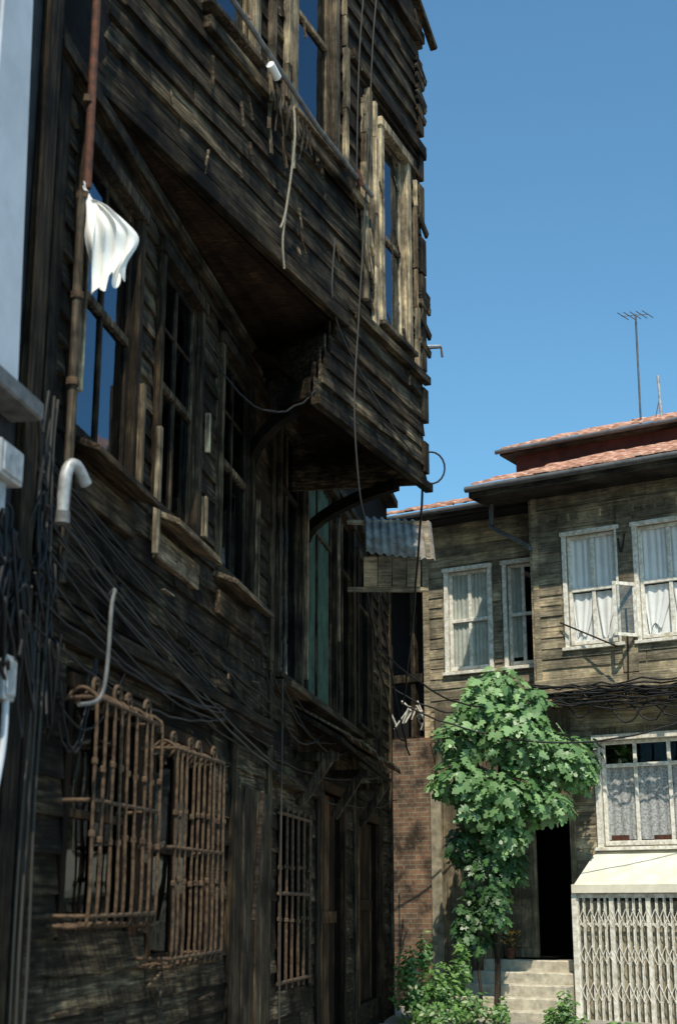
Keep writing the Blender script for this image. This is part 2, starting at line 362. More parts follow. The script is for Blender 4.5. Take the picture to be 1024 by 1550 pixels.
hd.make('door_hood',M['postL'],H,ML,.006)
sp=MB()
for i in range(8):
    Y=13.3+i*.47; j=R.uniform(-.04,.06); sp.hexa([(L(Y),-hn-.04-j,3.11),(L(Y)+.42,-hn-j,3.09),(L(Y)+.42,-.0,3.40),(L(Y),-.0,3.42),(L(Y),-hn-.04-j,3.135),(L(Y)+.42,-hn-j,3.115),(L(Y)+.42,-.0,3.425),(L(Y),-.0,3.445)])
sp.make('hood_shingles',M['trimLx'],H,ML)
db=MB()
for Ya,Yb,z0,z1 in ((14.7,16.0,.1,2.75),(17.0,18.6,.5,2.6)):
    u=L(Ya)
    while u<L(Yb)-.05: db.box(u+.003,min(u+.17,L(Yb)),-.1,-.07+R.uniform(0,.01),z0,z1); u+=.17
    db.box(L(Ya)-.08,L(Ya),-.05,.05,z0,z1+.1); db.box(L(Yb),L(Yb)+.08,-.05,.05,z0,z1+.1); db.box(L(Ya),L(Yb),-.05,.05,z1,z1+.1)
    db.box(L(Ya),L(Yb),-.07,-.04,(z0+z1)/2,(z0+z1)/2+.12)
db.make('doors',M['brownz'],H,ML,.004)
# splinters and odd battens on the lower wall
sl=MB()
for i in range(60):
    Y=R.uniform(7.0,12.3); z=R.choice((R.uniform(3.2,3.9),R.uniform(.4,1.2),R.uniform(2.5,3.0))); a=R.uniform(-.5,.5)+R.choice((0,1.57)); ln=R.uniform(.06,.35); sl.beam((L(Y),-.05,z),(L(Y)+ln*math.sin(a),-.055-R.uniform(0,.02),z-ln*math.cos(a)*.6),R.uniform(.012,.03),.01)
sl.make('lower_battens',M['trimLx'],H,ML)
# ---- upper jetty
Yc=13.08
WJ=[(8.88,9.5,7.85,10.2),(10.22,10.95,7.8,9.95),(12.02,12.62,6.72,8.68)]
opj=[(J(a),J(b),c,d) for a,b,c,d in WJ]; opjc=[(a-.1,b+.1,c-.06,d+.1) for a,b,c,d in opj]
u0=J(6.2); uc=J(Yc)
jb=MB(); backing(jb,u0,uc,6.34,12.6,opj)
jb.poly([(J(11.1),0,6.34),(J(10.62),0,5.52),(uc,0,5.52),(uc,0,6.34)],[(0,1,2,3)],.5)
jb.make('jetty_backing',M['backL'],H,MJ)
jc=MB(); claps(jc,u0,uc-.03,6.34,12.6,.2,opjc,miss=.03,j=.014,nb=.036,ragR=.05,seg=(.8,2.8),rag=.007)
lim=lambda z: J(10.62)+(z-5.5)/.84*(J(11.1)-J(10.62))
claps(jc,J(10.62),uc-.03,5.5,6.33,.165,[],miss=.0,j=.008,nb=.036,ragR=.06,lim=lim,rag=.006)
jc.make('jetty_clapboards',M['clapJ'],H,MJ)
kb=MB()
for i in range(13):
    z=5.6+i*.52; kb.box(uc-.1,uc+R.uniform(.0,.05),-.1,.06,z,z+R.uniform(.3,.5))
for i in range(16):
    z=6.6+R.uniform(0,4.3); kb.beam((uc-.15,-.05,z),(uc+R.uniform(.03,.13),-.06,z-R.uniform(.02,.15)),.03,.08)
kb.beam((uc-.4,-.12,10.7),(uc+.12,-.16,10.3),.07,.06)
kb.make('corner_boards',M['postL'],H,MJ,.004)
jf=MB();jg=MB()
for a,b,c,d in WJ: window(jf,jg,J(a),J(b),c,d,n=.03,case=.09,ncase=.04,cols=1,rail=.48,sill=.04,rows=(1,1),st=.05)
jf.make('jetty_window_frames',M['trimL'],H,MJ,.004); jg.make('jetty_window_glass',M['glassL'],H,MJ)
jt=MB()
for Y,z0,z1,w_ in ((11.55,6.75,8.75,.06),(11.64,6.95,8.9,.08),(11.78,6.6,8.85,.07),(9.75,7.8,10.3,.06),(10.02,7.8,10.4,.07),(11.15,7.8,10.0,.05),(12.82,6.6,8.6,.05)):
    z=z0
    while z<z1:
        zz=min(z1,z+R.uniform(.25,.8)); o=R.uniform(-.008,.008); jt.box(J(Y)+o,J(Y)+w_+o+R.uniform(-.02,.01),.03,.07+R.uniform(0,.02),z,zz-.004); z=zz
for i in range(14):
    Y=R.choice((9.9,10.0,11.5,11.6,9.7,10.1)); z=R.uniform(6.9,7.6); jt.beam((J(Y),-.09,z+.25),(J(Y)+R.uniform(-.06,.06),-.11,z),.03,.015)
jt.make('broken_window_boards',M['trimL'],H,MJ,.003)
sl=MB()
for i in range(46):
    Y=R.uniform(8.2,12.9); z=R.uniform(6.5,9.2); a=R.uniform(-.35,.35); ln=R.uniform(.06,.3); sl.beam((J(Y),-.055,z),(J(Y)+ln*math.sin(a),-.06-R.uniform(0,.03),z-ln*math.cos(a)),R.uniform(.012,.03),.01)
sl.make('splinters',M['trimLx'],H,MJ)
jh=MB()
jh.box(J(6.3),J(11.15),.02,.1,6.3,6.42); jh.box(J(6.3),J(11.2),.02,.07,6.46,6.52)
jh.box(J(8.8),J(11.6),.03,.09,7.6,7.7); jh.box(J(11.4),uc,.03,.1,6.5,6.58); jh.box(J(10.6),uc+.03,.01,.09,5.42,5.5); jh.box(J(9),uc,.02,.1,10.3,10.42); jh.box(J(11.3),uc+.02,.02,.09,8.98,9.1)
jh.make('jetty_mouldings',M['clapL'],H,MJ,.004)
sf=MB()
def quadboards(p00,p01,p10,p11,k,th=.03):
    for i in range(k):
        a=i/k; c=(i+.97)/k
        q=[Vector(p00).lerp(Vector(p10),a),Vector(p01).lerp(Vector(p11),a),Vector(p01).lerp(Vector(p11),c),Vector(p00).lerp(Vector(p10),c)]
        up=Vector((0,0,th)); dz=Vector((0,0,R.uniform(-.008,.008)))
        sf.hexa([x+dz for x in q]+[x+up+dz for x in q])
quadboards(wL(7.0,0,6.22),wL(11.6,0,6.22),wJ(7.0,.02,6.3),wJ(11.1,-.02,6.3),9)
prev=None
for i in range(9):
    t=i/8; zz=5.5+.62*math.sin(t*math.pi/2)**1.2
    a=wJ(10.62,-.0,0).lerp(wL(11.3,0,0),t); c=wJ(Yc,-.0,0).lerp(wL(13.9,0,0),t); a.z=c.z=zz
    if prev: 
        sf.hexa([prev[0],prev[1],c,a]+[x+Vector((0,0,.03)) for x in (prev[0],prev[1],c,a)])
    prev=(a,c)
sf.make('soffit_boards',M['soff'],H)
ck=MB()
P0=wJ(10.62,0,0);P1=wL(11.3,0,0)
for i in range(5):
    z0=5.5+i*.165
    s0=wJ(10.62+.48*(i*.165/.84),0,0)
    e0=s0; d=P1-P0; nn=Vector((-d.y,d.x,0)).normalized()*-.02
    e1=e0+d*(.35+.65*min(1,.3+i*.2))
    up=Vector((0,0,.16)); zz=Vector((0,0,z0))
    ck.hexa([e0+zz,e1+zz,e1+zz-nn,e0+zz-nn,e0+zz+up,e1+zz+up,e1+zz+up-nn,e0+zz+up-nn])
ck.make('cheek_boards',M['clapL'],H)
bk=MB()
for Y,Z in ((12.9,13.9),(10.75,11.5)):
    a=wL(Z,0,5.15); e=wJ(Y,-.2,5.47); pr=None
    for i in range(8):
        t=i/7; p=Vector((a.x+(e.x-a.x)*(1-math.cos(t*math.pi/2)),a.y+(e.y-a.y)*(1-math.cos(t*math.pi/2)),a.z+(e.z-a.z)*math.sin(t*math.pi/2)))
        if pr: bk.beam(pr,p,.08,.11)
        pr=p
bk.make('jetty_brackets',M['backL'],H)
rb=MB()
A=wJ(Yc,-.03,0);B=wL(13.3,-.1,0)
for z in range(36):
    z0=5.5+z*.2
    if z0>12.4: break
    rb.beam(A+Vector((0,0,z0+.1)),B+Vector((0,0,z0+.1)),.04,.2)
C=wL(13.3,-3.9,0)
rb.hexa([B+Vector((0,0,6.3)),C+Vector((0,0,6.3)),C+Vector((0,.05,6.3)),B+Vector((0,.05,6.3)),B+Vector((0,0,12.5)),C+Vector((0,0,12.5)),C+Vector((0,.05,12.5)),B+Vector((0,.05,12.5))])
D=wL(Y0H,-3.9,0); E=wJ(6.2,0,0)
rb.hexa([E+Vector((0,0,12.55)),A+Vector((0,0,12.55)),C+Vector((0,0,12.55)),D+Vector((0,0,12.55)),E+Vector((0,0,12.7)),A+Vector((0,0,12.7)),C+Vector((0,0,12.7)),D+Vector((0,0,12.7))])
rb.make('return_wall_and_roof',M['clapL'],H)
rf=MB(); rf.box(L(12.9),L(20.0),-3.9,.15,7.2,7.3); rf.make('rear_roof',M['eaveR'],H,ML)
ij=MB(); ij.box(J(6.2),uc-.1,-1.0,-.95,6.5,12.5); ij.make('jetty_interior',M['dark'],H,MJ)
# ---- window grilles
def cage(name,Y0,Y1,z0,z1,n,nb,bulge=True,rad=.010):
    E=empty(name); V=[];T=[];K=MB()
    for i in range(nb):
        Y=Y0+(Y1-Y0)*i/(nb-1)+R.uniform(-.022,.022); Yt=Y+R.uniform(-.03,.03)
        if bulge: V.append(smoothpts([wL(Y,0,z0-.02),wL(Y,n*.8,z0-.03),wL(Y,n,z0+.05),wL((Y+Yt)/2,n,(z0+z1)/2),wL(Yt,n,z1-.08),wL(Yt,n*.9,z1),wL(Yt,n*.6,z1+.03),wL(Yt,n*.3,z1-.03)],4))
        else: V.append([wL(Y,n,z0-.04),wL(Yt,n,z1+.04)])
        for zz in (z0+(z1-z0)*.36,z0+(z1-z0)*.68):
            p=wL(Y,n,zz+R.uniform(-.02,.02)); K.beam(p-Vector((0,0,.018)),p+Vector((0,0,.018)),rad*3.0)
    for zz in (z0+.02,z0+(z1-z0)*.52,z1-.02):
        if bulge: T.append([wL(Y0,0,zz),wL(Y0,n,zz),wL(Y1,n,zz+R.uniform(-.02,.02)),wL(Y1,0,zz)])
        else: T.append([wL(Y0-.05,n,zz),wL(Y1+.05,n,zz)])
    if bulge:
        for Yq in (Y0+.1,(Y0+Y1)/2-.1,(Y0+Y1)/2+.1,Y1-.1):
            sg=1 if Yq<(Y0+Y1)/2 else -1; rr=R.uniform(.05,.07)
            T.append([wL(Yq+sg*rr*math.cos(a/10*6.28)*(1-a/22),n*.8,z1+.04+rr*math.sin(a/10*6.28)*(1-a/22)) for a in range(15)])
    tubes('bars',V,rad,M['rust'],E); tubes('rails',T,rad*1.1,M['rust'],E); K.make('knuckles',M['rust'],E,MI,.006)
cage('iron_window_grille',7.35,8.44,1.53,2.66,.25,9); cage('iron_window_grille.001',8.78,9.95,1.28,2.55,.25,10); cage('iron_window_grille.002',12.6,13.9,.95,2.4,.07,6,False,.015)
# ---- pipes, poles, cables on the left house
P=empty('drain_pipe'); tube('upper_pipe',[wL(7.16,.12,9.0),wL(7.16,.12,5.45)],.025,M['rustred'],P); tube('lower_pipe',[wL(7.14,.1,5.4),wL(7.16,.1,4.1),wL(7.14,.1,3.2)],.026,M['trimL'],P)
for z in (4.3,4.8,5.4,6.0): tube('clip',[wL(7.15,.1,z-.02),wL(7.15,.1,z+.02)],.036,M['rust'],P)
tube('wooden_pole',[wL(10.9,.3,2.43),wL(10.67,.3,1.5)],.02,M['trimLx'])
P=empty('conduit_pipe'); tube('pipe',smoothpts([wL(7.33,.3,3.17),wL(7.28,.34,3.18),wL(7.24,.34,3.08),wL(7.21,.34,2.75),wL(7.17,.32,2.6),wL(7.0,.28,2.55)]),.011,M['galvd'],P)
P=empty('cable_entry_hood'); tube('elbow',smoothpts([wL(6.95,.16,3.5),wL(6.95,.17,3.72),wL(6.99,.2,3.78),wL(7.08,.23,3.70)]),.032,M['galv'],P); tube('collar',[wL(6.95,.16,3.46),wL(6.95,.16,3.52)],.042,M['galvd'],P)
P=empty('curtain_rail'); tube('rail',[wJ(8.7,.16,7.95),wJ(9.6,.18,7.8),wJ(10.4,.16,7.72),wJ(11.55,.14,7.72)],.02,M['galvd'],P); tube('end_cap',[wJ(9.50,.19,7.72),wJ(9.62,.19,7.68)],.034,M['cloth'],P)
P=empty('facade_cables')
C1=[]
for i in range(10):
    z=3.35+i*.05+R.uniform(-.03,.03); C1.append(sag(wL(6.8,.08,z+R.uniform(-.1,.2)),wL(12.2,.05+i*.005,z-.6+R.uniform(-.12,.12)),R.uniform(.02,.18),22,.009))
for i in range(5): C1.append(sag(wL(6.7,.14,2.9+i*.15),wL(10.5,.1,2.95+R.uniform(-.1,.1)),R.uniform(.05,.25),16,.009))
C1.append(sag(wL(9.8,.08,5.6),wJ(10.7,.02,5.6),.35,14,.01)); C1.append(sag(wL(12.2,.1,2.8),wL(19.8,.1,3.4),.15,14,.02)); C1.append(sag(wL(12.2,.12,2.7),wL(19.8,.12,3.0),.2,14,.02))
for i in range(4): C1.append(sag(wL(11.8+i*.3,.1,3.5),wL(13.5+i*.8,.3,3.2),R.uniform(.1,.35),12,.01))
for i in range(12):
    c=wL(6.7+R.uniform(-.15,.3),.13,3.1+R.uniform(-.4,.6)); C1.append(smoothpts([c+Vector((R.uniform(-.05,.05),R.uniform(-.15,.15),R.uniform(-.3,.3))) for _ in range(6)]))
for i in range(3): C1.append(sag(wL(7.2,.1,2.7-.1*i),wL(7.2+R.uniform(.3,1.2),.1,2.9),R.uniform(.2,.5),14,.006))
tubes('cables',C1,.0075,M['cable'],P)
C2=[smoothpts([wL(6.74+i*.07+R.uniform(-.03,.03),.13,z) for z in (4.1,3.8,3.2,2.6,2.0,1.4,.8)]) for i in range(3)]
C2.append(smoothpts([wL(12.3,.14,3.5),wL(12.3,.14,3.0),wL(12.3,.14,2.0),wL(12.3,.14,.6)]))
C2.append(smoothpts([wJ(Yc,.02,5.75),wJ(12.5,.06,5.7),wJ(11.5,.06,6.0),wJ(10.9,.07,6.35),wJ(10.9,.08,7.0)]))
for i in range(2): C2.append(sag(wL(7.0,.12,3.5-i*.1),wL(12.2,.1,2.75-i*.03),R.uniform(.05,.1),20,.007))
tubes('grey_cables',C2,.008,M['cablegrey'],P)
P=empty('hanging_ropes')
tubes('ropes',[smoothpts([wJ(9.95,.15,7.72),wJ(9.97,.17,7.4),wJ(9.88,.17,6.9),wJ(9.8,.16,6.45),wJ(9.83,.16,6.2)]),smoothpts([wJ(9.97,.15,7.7),wJ(9.9,.2,7.3),wJ(9.83,.17,6.7),wJ(9.76,.16,6.5)])],.009,M['rope'],P)
rg=[]
for i in range(9):
    c=wJ(9.7+i*.07,.15,7.62); rg.append(smoothpts([c,c+Vector((R.uniform(-.02,.02),0,-.12)),c+Vector((R.uniform(-.03,.03),.02,-R.uniform(.15,.38)))],4))
tubes('rag_strips',rg,.013,M['trimL'],P,taper=.5)
tubes('dark_lines',[smoothpts([wJ(11.9,.15,10.9),wJ(11.6,.15,9.5),wJ(11.5,.13,8.2),wJ(11.3,.12,6.5),wJ(11.15,.14,5.6),wJ(11.22,.15,4.9),wJ(11.35,.15,4.65)]),smoothpts([wJ(11.7,.1,10.9),wJ(11.35,.12,9.2),wJ(11.3,.1,7.7)])],.007,M['cablegrey'],P)
tube('red_rag',[wJ(11.2,.15,7.78),wJ(11.26,.16,7.66)],.03,M['rustred'])
P=empty('wall_hook'); c=wJ(Yc,.0,6.9); tube('arm',[c,c+Vector((.2,.02,.02)),c+Vector((.21,.02,-.08))],.012,M['rust'],P); tube('arm2',[c+Vector((0,0,.03)),c+Vector((.2,.02,.04))],.008,M['galv'],P)
P=empty('cable_loop'); c=wJ(Yc,.0,5.72)+Vector((.08,0,-.05)); tube('loop',[c+Vector((.13*math.cos(a),0,.16*math.sin(a))) for a in [i*.33-2.4 for i in range(16)]],.009,M['cable'],P)
# cloth tied to the pipe
cl=MB(); k=44; rws=16; pts=[];fs=[]
o0=wL(7.12,.14,5.48)
for r in range(rws+1):
    t=r/rws; wd=.05+.22*min(1,t*2.6)**.7*(1-.42*max(0,t-.45)/.55)
    for i in range(k):
        q=i/(k-1)
        fold=math.sin(q*24+t*2.5+math.sin(t*5))*(.35+.65*t)
        pts.append(o0+Vector((q*wd+.07*t-.03+.012*math.sin(q*30+t*8), .06*q+.034*fold+.03*math.sin(t*8+q*4), -.03*math.sin(q*3.14)*(1-t)-.10*q*(1-t)-t*(.56+.05*math.sin(q*6+1)+.045*math.sin(q*19)+.09*q*(1-q)*4))))
for r in range(rws):
    for i in range(k-1): fs.append((r*k+i,r*k+i+1,(r+1)*k+i+1,(r+1)*k+i))
cl.poly(pts,fs,.5); o=cl.make('white_cloth',M['cloth'],None,MI,0,True); o.modifiers.new('s','SUBSURF').levels=1
# ================================================================ LEFT NEIGHBOUR
N=empty('plaster_house')
nb=MB(); nb.box(L(1.5),L(6.72),-3.5,.10,-.2,12.5); nb.make('wall',M['grey'],N,ML)
nw=MB()
def lean(Y0,Y1,na,nbb,z0=3.92,z1=9.5,k=-.055): nw.hexa([(L(Y0),-nbb,z0),(L(Y1),-nbb,z0),(L(Y1),-na,z0),(L(Y0),-na,z0),(L(Y0),-nbb,z1),(L(Y1+k*(z1-z0)),-nbb,z1),(L(Y1+k*(z1-z0)),-na,z1),(L(Y0),-na,z1)])
lean(5.2,6.18,.10,.17); lean(5.8,6.25,.171,.19); nw.make('window_shutter',M['bluewhite'],N,ML,.01)
nw=MB(); nw.box(L(5.0),L(6.38),.10,.27,3.80,3.89); nw.make('window_sill',M['galvd'],N,ML,.01)
nw=MB(); nw.box(L(6.45),L(6.62),.11,.15,-.1,9.5); nw.make('pilaster',M['postL'],N,ML)
P=empty('electric_meter_box'); eb=MB(); eb.box(L(5.95),L(6.2),.10,.26,3.42,3.58); eb.box(L(5.97),L(6.18),.26,.27,3.435,3.565); eb.box(L(6.03),L(6.12),.14,.22,3.28,3.42); eb.make('box',M['galv'],P,ML,.01)
P=empty('electric_meter_box.001'); eb=MB(); eb.box(L(6.28),L(6.4),.10,.2,2.48,2.68); eb.box(L(6.29),L(6.39),.2,.21,2.5,2.66); eb.make('box',M['galv'],P,ML,.012)
P=empty('white_conduit'); tube('pipe',smoothpts([wL(6.35,.18,2.5),wL(6.35,.18,2.3),wL(6.3,.18,2.1),wL(6.24,.18,1.95),wL(6.22,.18,1.0),wL(6.22,.18,0)]),.017,M['bluewhite'],P)
C3=[]
for i in range(16):
    c=wL(6.25+R.uniform(-.2,.35),.17,3.0+R.uniform(-.35,.2)); C3.append(smoothpts([c+Vector((R.uniform(-.03,.05),R.uniform(-.2,.2),R.uniform(-.4,.3))) for _ in range(5)]))
tubes('cable_tangle',C3,.009,M['cable'])
# ================================================================ CORRUGATED AWNING
P=empty('corrugated_awning'); ab=MB(); pts=[];fs=[];k=70
for r in range(2):
    for i in range(k):
        t=i/(k-1); X=.30+.78*t; zz=.016*math.sin(t*.78/.09*6.28)
        pts.append((X,15.2+.14*t if r==0 else 16.0,(5.36 if r==0 else 5.98)+zz-.06*t))
for i in range(k-1): fs.append((i,i+1,k+i+1,k+i))
ab.poly(pts,fs,.5); o=ab.make('sheet',M['corr'],P,MI,0,True); sm=o.modifiers.new('s','SOLIDIFY'); sm.thickness=.006
ab=MB()
for i in range(4): ab.hexa([Vector((.28+i*.16,15.45,5.02)),Vector((.43+i*.16,15.45,5.02)),Vector((.43+i*.16,15.5,5.02)),Vector((.28+i*.16,15.5,5.02)),Vector((.28+i*.16,15.3,5.33)),Vector((.43+i*.16,15.3,5.33)),Vector((.43+i*.16,15.35,5.33)),Vector((.28+i*.16,15.35,5.33))])
ab.beam((.1,15.5,5.0),(1.0,15.5,5.0),.05); ab.beam((.1,15.95,5.9),(1.05,15.95,5.88),.05); ab.beam((1.0,15.3,5.28),(1.0,15.95,5.85),.05); ab.make('boards',M['clapR'],P)
# ================================================================ RIGHT HOUSE
Hh=empty('wooden_house_with_tile_roof')
sr=6.5
w1=[(.50,1.23,5.07,6.64),(1.55,2.4,5.07,6.64),(3.0,3.8,5.07,6.64)]
wl=[(-1.66,-.98,4.97,6.48),(-.68,-.2,4.97,6.48)]
wg=[(.72,2.15,2.38,3.78)]
b=MB(); backing(b,0,sr,4.5,7.3,w1); b.make('upper_wall',M['clapR'],Hh,MR)
b=MB(); claps(b,.07,sr,4.62,7.25,.155,[(a-.08,c-(-.08),d-.05,e+.09) for a,c,d,e in w1],nb=.022,seg=(1.5,4),j=.003,rag=.002)
b.box(-.01,.075,-.02,.035,4.5,7.28); b.make('upper_clapboards',M['clapR'],Hh,MR)
b=MB(); backing(b,-2.05,.0,3.85,7.3,wl,-.56,-.5); b.box(-.06,0,-.5,0.0,4.5,7.3); b.make('left_wall',M['clapR'],Hh,MR)
b=MB(); claps(b,-2.0,-.07,3.95,7.25,.155,[(a-.08,c+.08,d-.05,e+.09) for a,c,d,e in wl],n=-.5,nb=.022,seg=(1.5,4),j=.003,rag=.002); b.box(-2.08,-1.98,-.56,-.46,3.9,7.28)
b.make('left_clapboards',M['clapR'],Hh,MR)
b=MB(); opg=wg+[(-.88,.24,.9,3.0)]
backing(b,-1.85,sr,.0,4.5,opg,-.45,-.35); b.make('ground_floor_wall',M['woodRz'],Hh,MR)
b=MB(); claps(b,.3,sr,.9,4.4,.16,[(.62,2.25,2.28,3.88)],n=-.35,nb=.02); b.make('ground_clapboards',M['clapR'],Hh,MR)
b=MB(); b.box(-.05,sr,-.45,.06,4.42,4.52); b.box(-.03,sr,-.02,.045,4.52,4.62); b.box(-2.05,-.05,-.6,-.42,3.82,3.92); b.box(0,sr,-.02,.04,6.98,7.06); b.make('belt_course',M['clapR'],Hh,MR,.005)
b=MB(); s=.1
while s<sr: b.box(s,s+.1,-.34,.02,4.28,4.42); s+=.55
s=.05
while s<sr: b.box(s,s+.05,.0,.03,6.86,6.98); s+=.16
for s in (1.27,2.44): b.box(s,s+.22,.02,.045,4.63,6.98)
b.make('belt_brackets',M['clapR'],Hh,MR,.01)
b=MB(); b.box(-1.92,-1.76,-.4,-.3,.1,3.3); b.make('plaster_pilaster',M['plasterd'],Hh,MR,.006)
f=MB();g=MB()
for a,c,d,e in w1: window(f,g,a,c,d,e,case=.06,ncase=.035,st=.05,cols=2,rail=.5,rows=(1,1),sill=.04,mu=.032)
for i,(a,c,d,e) in enumerate(wl): window(f,g,a,c,d,e,n=-.5,case=.06,ncase=.035,st=.05,cols=2 ,rail=.5,sill=.04,mu=.032)
a,c,d,e=wg[0]; window(f,g,a,c,d,e,n=-.35,case=.08,ncase=.05,st=.05,cols=3,rail=.76,sill=.07,mu=.05)
f.make('window_frames',M['whiteold'],Hh,MR,.004); g.make('window_glass',M['glass'],Hh,MR)
c1=MB()
for a,c,d,e in w1:
    m_=(a+c)/2; zr=(d+e)/2
    curtain(c1,a+.02,m_+.01,zr-.02,e,-.085,.008,.09); curtain(c1,m_+.012,c-.02,zr-.02,e,-.085,.008,.09)
    curtain(c1,a+.02,m_+.01,d+.10,zr-.04,-.09,.009,.12,gath=a+.12,hem=.12); curtain(c1,m_+.012,c-.02,d+.1,zr-.04,-.09,.009,.12,gath=m_+.14,hem=.15)
    curtain(c1,a+.02,c-.02,d,d+.62,-.12,.008,.14,hem=-.10)
c1.make('curtains',M['curt'],Hh,MR)
c1=MB(); curtain(c1,-1.62,-1.02,4.97,6.45,-.58,.008); curtain(c1,-.66,-.45,5.1,6.45,-.6); c1.make('net_curtains',M['netc'],Hh,MR)
c1=MB(); curtain(c1,.75,2.12,2.46,3.42,-.43,.008,.12); c1.make('lace_curtain',M['lace'],Hh,MR)
c1=MB(); c1.box(.8,1.05,-.425,-.412,2.44,2.52); c1.box(1.4,1.7,-.425,-.412,2.44,2.51); c1.make('red_cushions',M['rustred'],Hh,MR,.004)
f=MB();g=MB()
hx=1.50; dirv=Vector((-.25,-.33,0)).normalized(); W=.34
def cp(t,z): return (hx+dirv.x*W*t,-.045+dirv.y*W*t,z)
for t in (0.04,.96): f.beam(cp(t,5.1),cp(t,5.84),.045,.03)
for z in (5.12,5.82): f.beam(cp(0,z),cp(1,z),.03,.045)
g.poly([cp(.05,5.12),cp(.95,5.12),cp(.95,5.82),cp(.05,5.82)],[(0,1,2,3)])
f.make('open_casement',M['whiteold'],Hh,MR); g.make('open_casement_glass',M['glass'],Hh,MR)
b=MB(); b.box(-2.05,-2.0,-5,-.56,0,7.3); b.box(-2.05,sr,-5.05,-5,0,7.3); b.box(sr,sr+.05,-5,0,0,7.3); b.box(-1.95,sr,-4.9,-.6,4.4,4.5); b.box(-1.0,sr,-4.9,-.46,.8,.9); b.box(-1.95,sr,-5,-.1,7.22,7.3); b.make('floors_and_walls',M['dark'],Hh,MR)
b=MB()
b.box(-.85,-.32,-.44,-.39,.92,2.98)
for z0,z1 in ((1.05,1.6),(1.7,2.3),(2.4,2.88)): b.box(-.77,-.41,-.385,-.37,z0,z1)
b.box(-.95,-.86,-.4,-.3,.9,3.1); b.box(.24,.32,-.4,-.3,.9,3.1); b.box(-.86,.24,-.4,-.3,3.0,3.1)
b.make('door',M['woodRz'],Hh,MR,.006)
b=MB()
b.box(-.62,sr+.4,-.05,.68,7.26,7.31); b.box(-.64,sr+.4,.66,.70,7.22,7.36); b.box(-.66,-.62,-.5,.7,7.22,7.36)
b.box(-2.6,-.66,-.55,.0,7.24,7.28); b.box(-2.62,-.66,.0,.03,7.22,7.34)
b.make('eaves',M['eaveR'],Hh,MR,.004)
tube('gutter',[wR(-.68,.76,7.33),wR(sr+.4,.76,7.33)],.045,M['gutter'],Hh); tube('gutter_left',[wR(-2.65,.08,7.3),wR(-.68,.08,7.3)],.04,M['gutter'],Hh)
tube('downpipe',smoothpts([wR(-.6,.1,7.3),wR(-.6,.1,7.0),wR(-.58,.1,6.9),wR(-.1,.06,6.6),wR(-.03,.05,6.5)],5),.035,M['gutter'],Hh)
def tiles(name,s0,s1,n0,z0,n1,z1,hipL=0,tw=.17,rowl=.34):
    b=MB(); dn=n1-n0;dz=z1-z0; ln=math.hypot(dn,dz); rows=int(ln/rowl)
    for r in range(rows):
        f0=r/rows; f1=(r+1.12)/rows; a=s0+hipL*f0; s=a
        while s<s1:
            k=6; pts=[];fs=[]
            jz=R.uniform(-.01,.012); js=R.uniform(-.015,.015); jn=R.uniform(-.02,.02)
            for e,(ff,lift) in enumerate(((f0+jn,.02),(f1,.0))):
                for i in range(k+1):
                    an=math.pi*i/k; pts.append((s+js+tw*.5-(tw*.5+(0 if e==0 else -.012))*math.cos(an),-(n0+dn*ff),z0+dz*ff+lift+jz+.038*math.sin(an)))
            for i in range(k): fs.append((i,i+1,k+2+i,k+1+i))
            fs.append(tuple(range(k+1)))
            b.poly(pts,fs); s+=tw
    return b.make(name,M['tile'],Hh,MR)
tiles('main_roof_tiles',-.6,sr+.4,.74,7.38,-1.5,8.25,1.0)
tiles('left_roof_tiles',-2.6,-.3,.06,7.36,-2.0,8.05,.4)
b=MB(); b.hexa([(-.5,-.6,7.36),(sr+.3,-.6,7.36),(sr+.3,1.5,8.2),(.4,1.5,8.2),(-.5,-.6,7.38),(sr+.3,-.6,7.38),(sr+.3,1.5,8.22),(.4,1.5,8.22)]); b.make('roof_deck',M['eaveR'],Hh,MR)
b=MB(); b.box(-.95,sr,-4.4,-1.55,7.4,8.5); b.make('attic_wall',M['redf'],Hh,MR)
b=MB(); b.box(-1.15,sr+.2,-4.6,-1.38,8.5,8.55); b.make('attic_eave',M['eaveR'],Hh,MR); tube('attic_gutter',[wR(-1.2,-1.33,8.55),wR(sr+.3,-1.33,8.55)],.035,M['gutter'],Hh)
tiles('attic_roof_tiles',-1.15,sr+.2,-1.36,8.58,-2.9,9.2,1.2)
P=empty('tv_antenna'); base=Vector((4.69,20.9,8.7)); top=base+Vector((.02,0,1.95)); tube('mast',[base,top],.016,M['gutter'],P)
E=[[top+Vector((-.22,0,-.03)),top+Vector((.22,.05,.03))]]
for i in range(5):
    q=top+Vector((-.2+i*.1,.0+i*.007,-.03+i*.012)); E.append([q+Vector((-.12,-.16,-.01)),q+Vector((.12,.16,.01))])
tubes('elements',E,.007,M['gutter'],P)
P=empty('roof_mast'); tube('mast',[(4.95,20.6,8.6),(4.93,20.6,9.5)],.022,M['galv'],P); tube('stay',[(4.95,20.6,9.2),(4.8,20.6,8.6)],.008,M['gutter'],P)
P=empty('white_porch_canopy'); b=MB()
b.hexa([(.55,-.35,1.84),(3.6,-.35,1.84),(3.6,.34,2.28),(.6,.34,2.28),(.55,-.35,1.87),(3.6,-.35,1.87),(3.6,.34,2.32),(.6,.34,2.32)])
b.box(.52,3.6,.33,.37,1.76,1.87); b.make('sheet',M['plaster'],P,MR,.004)
P=empty('folding_lattice_gate'); b=MB(); s=.54; i=0
z0,z1=.14,1.72
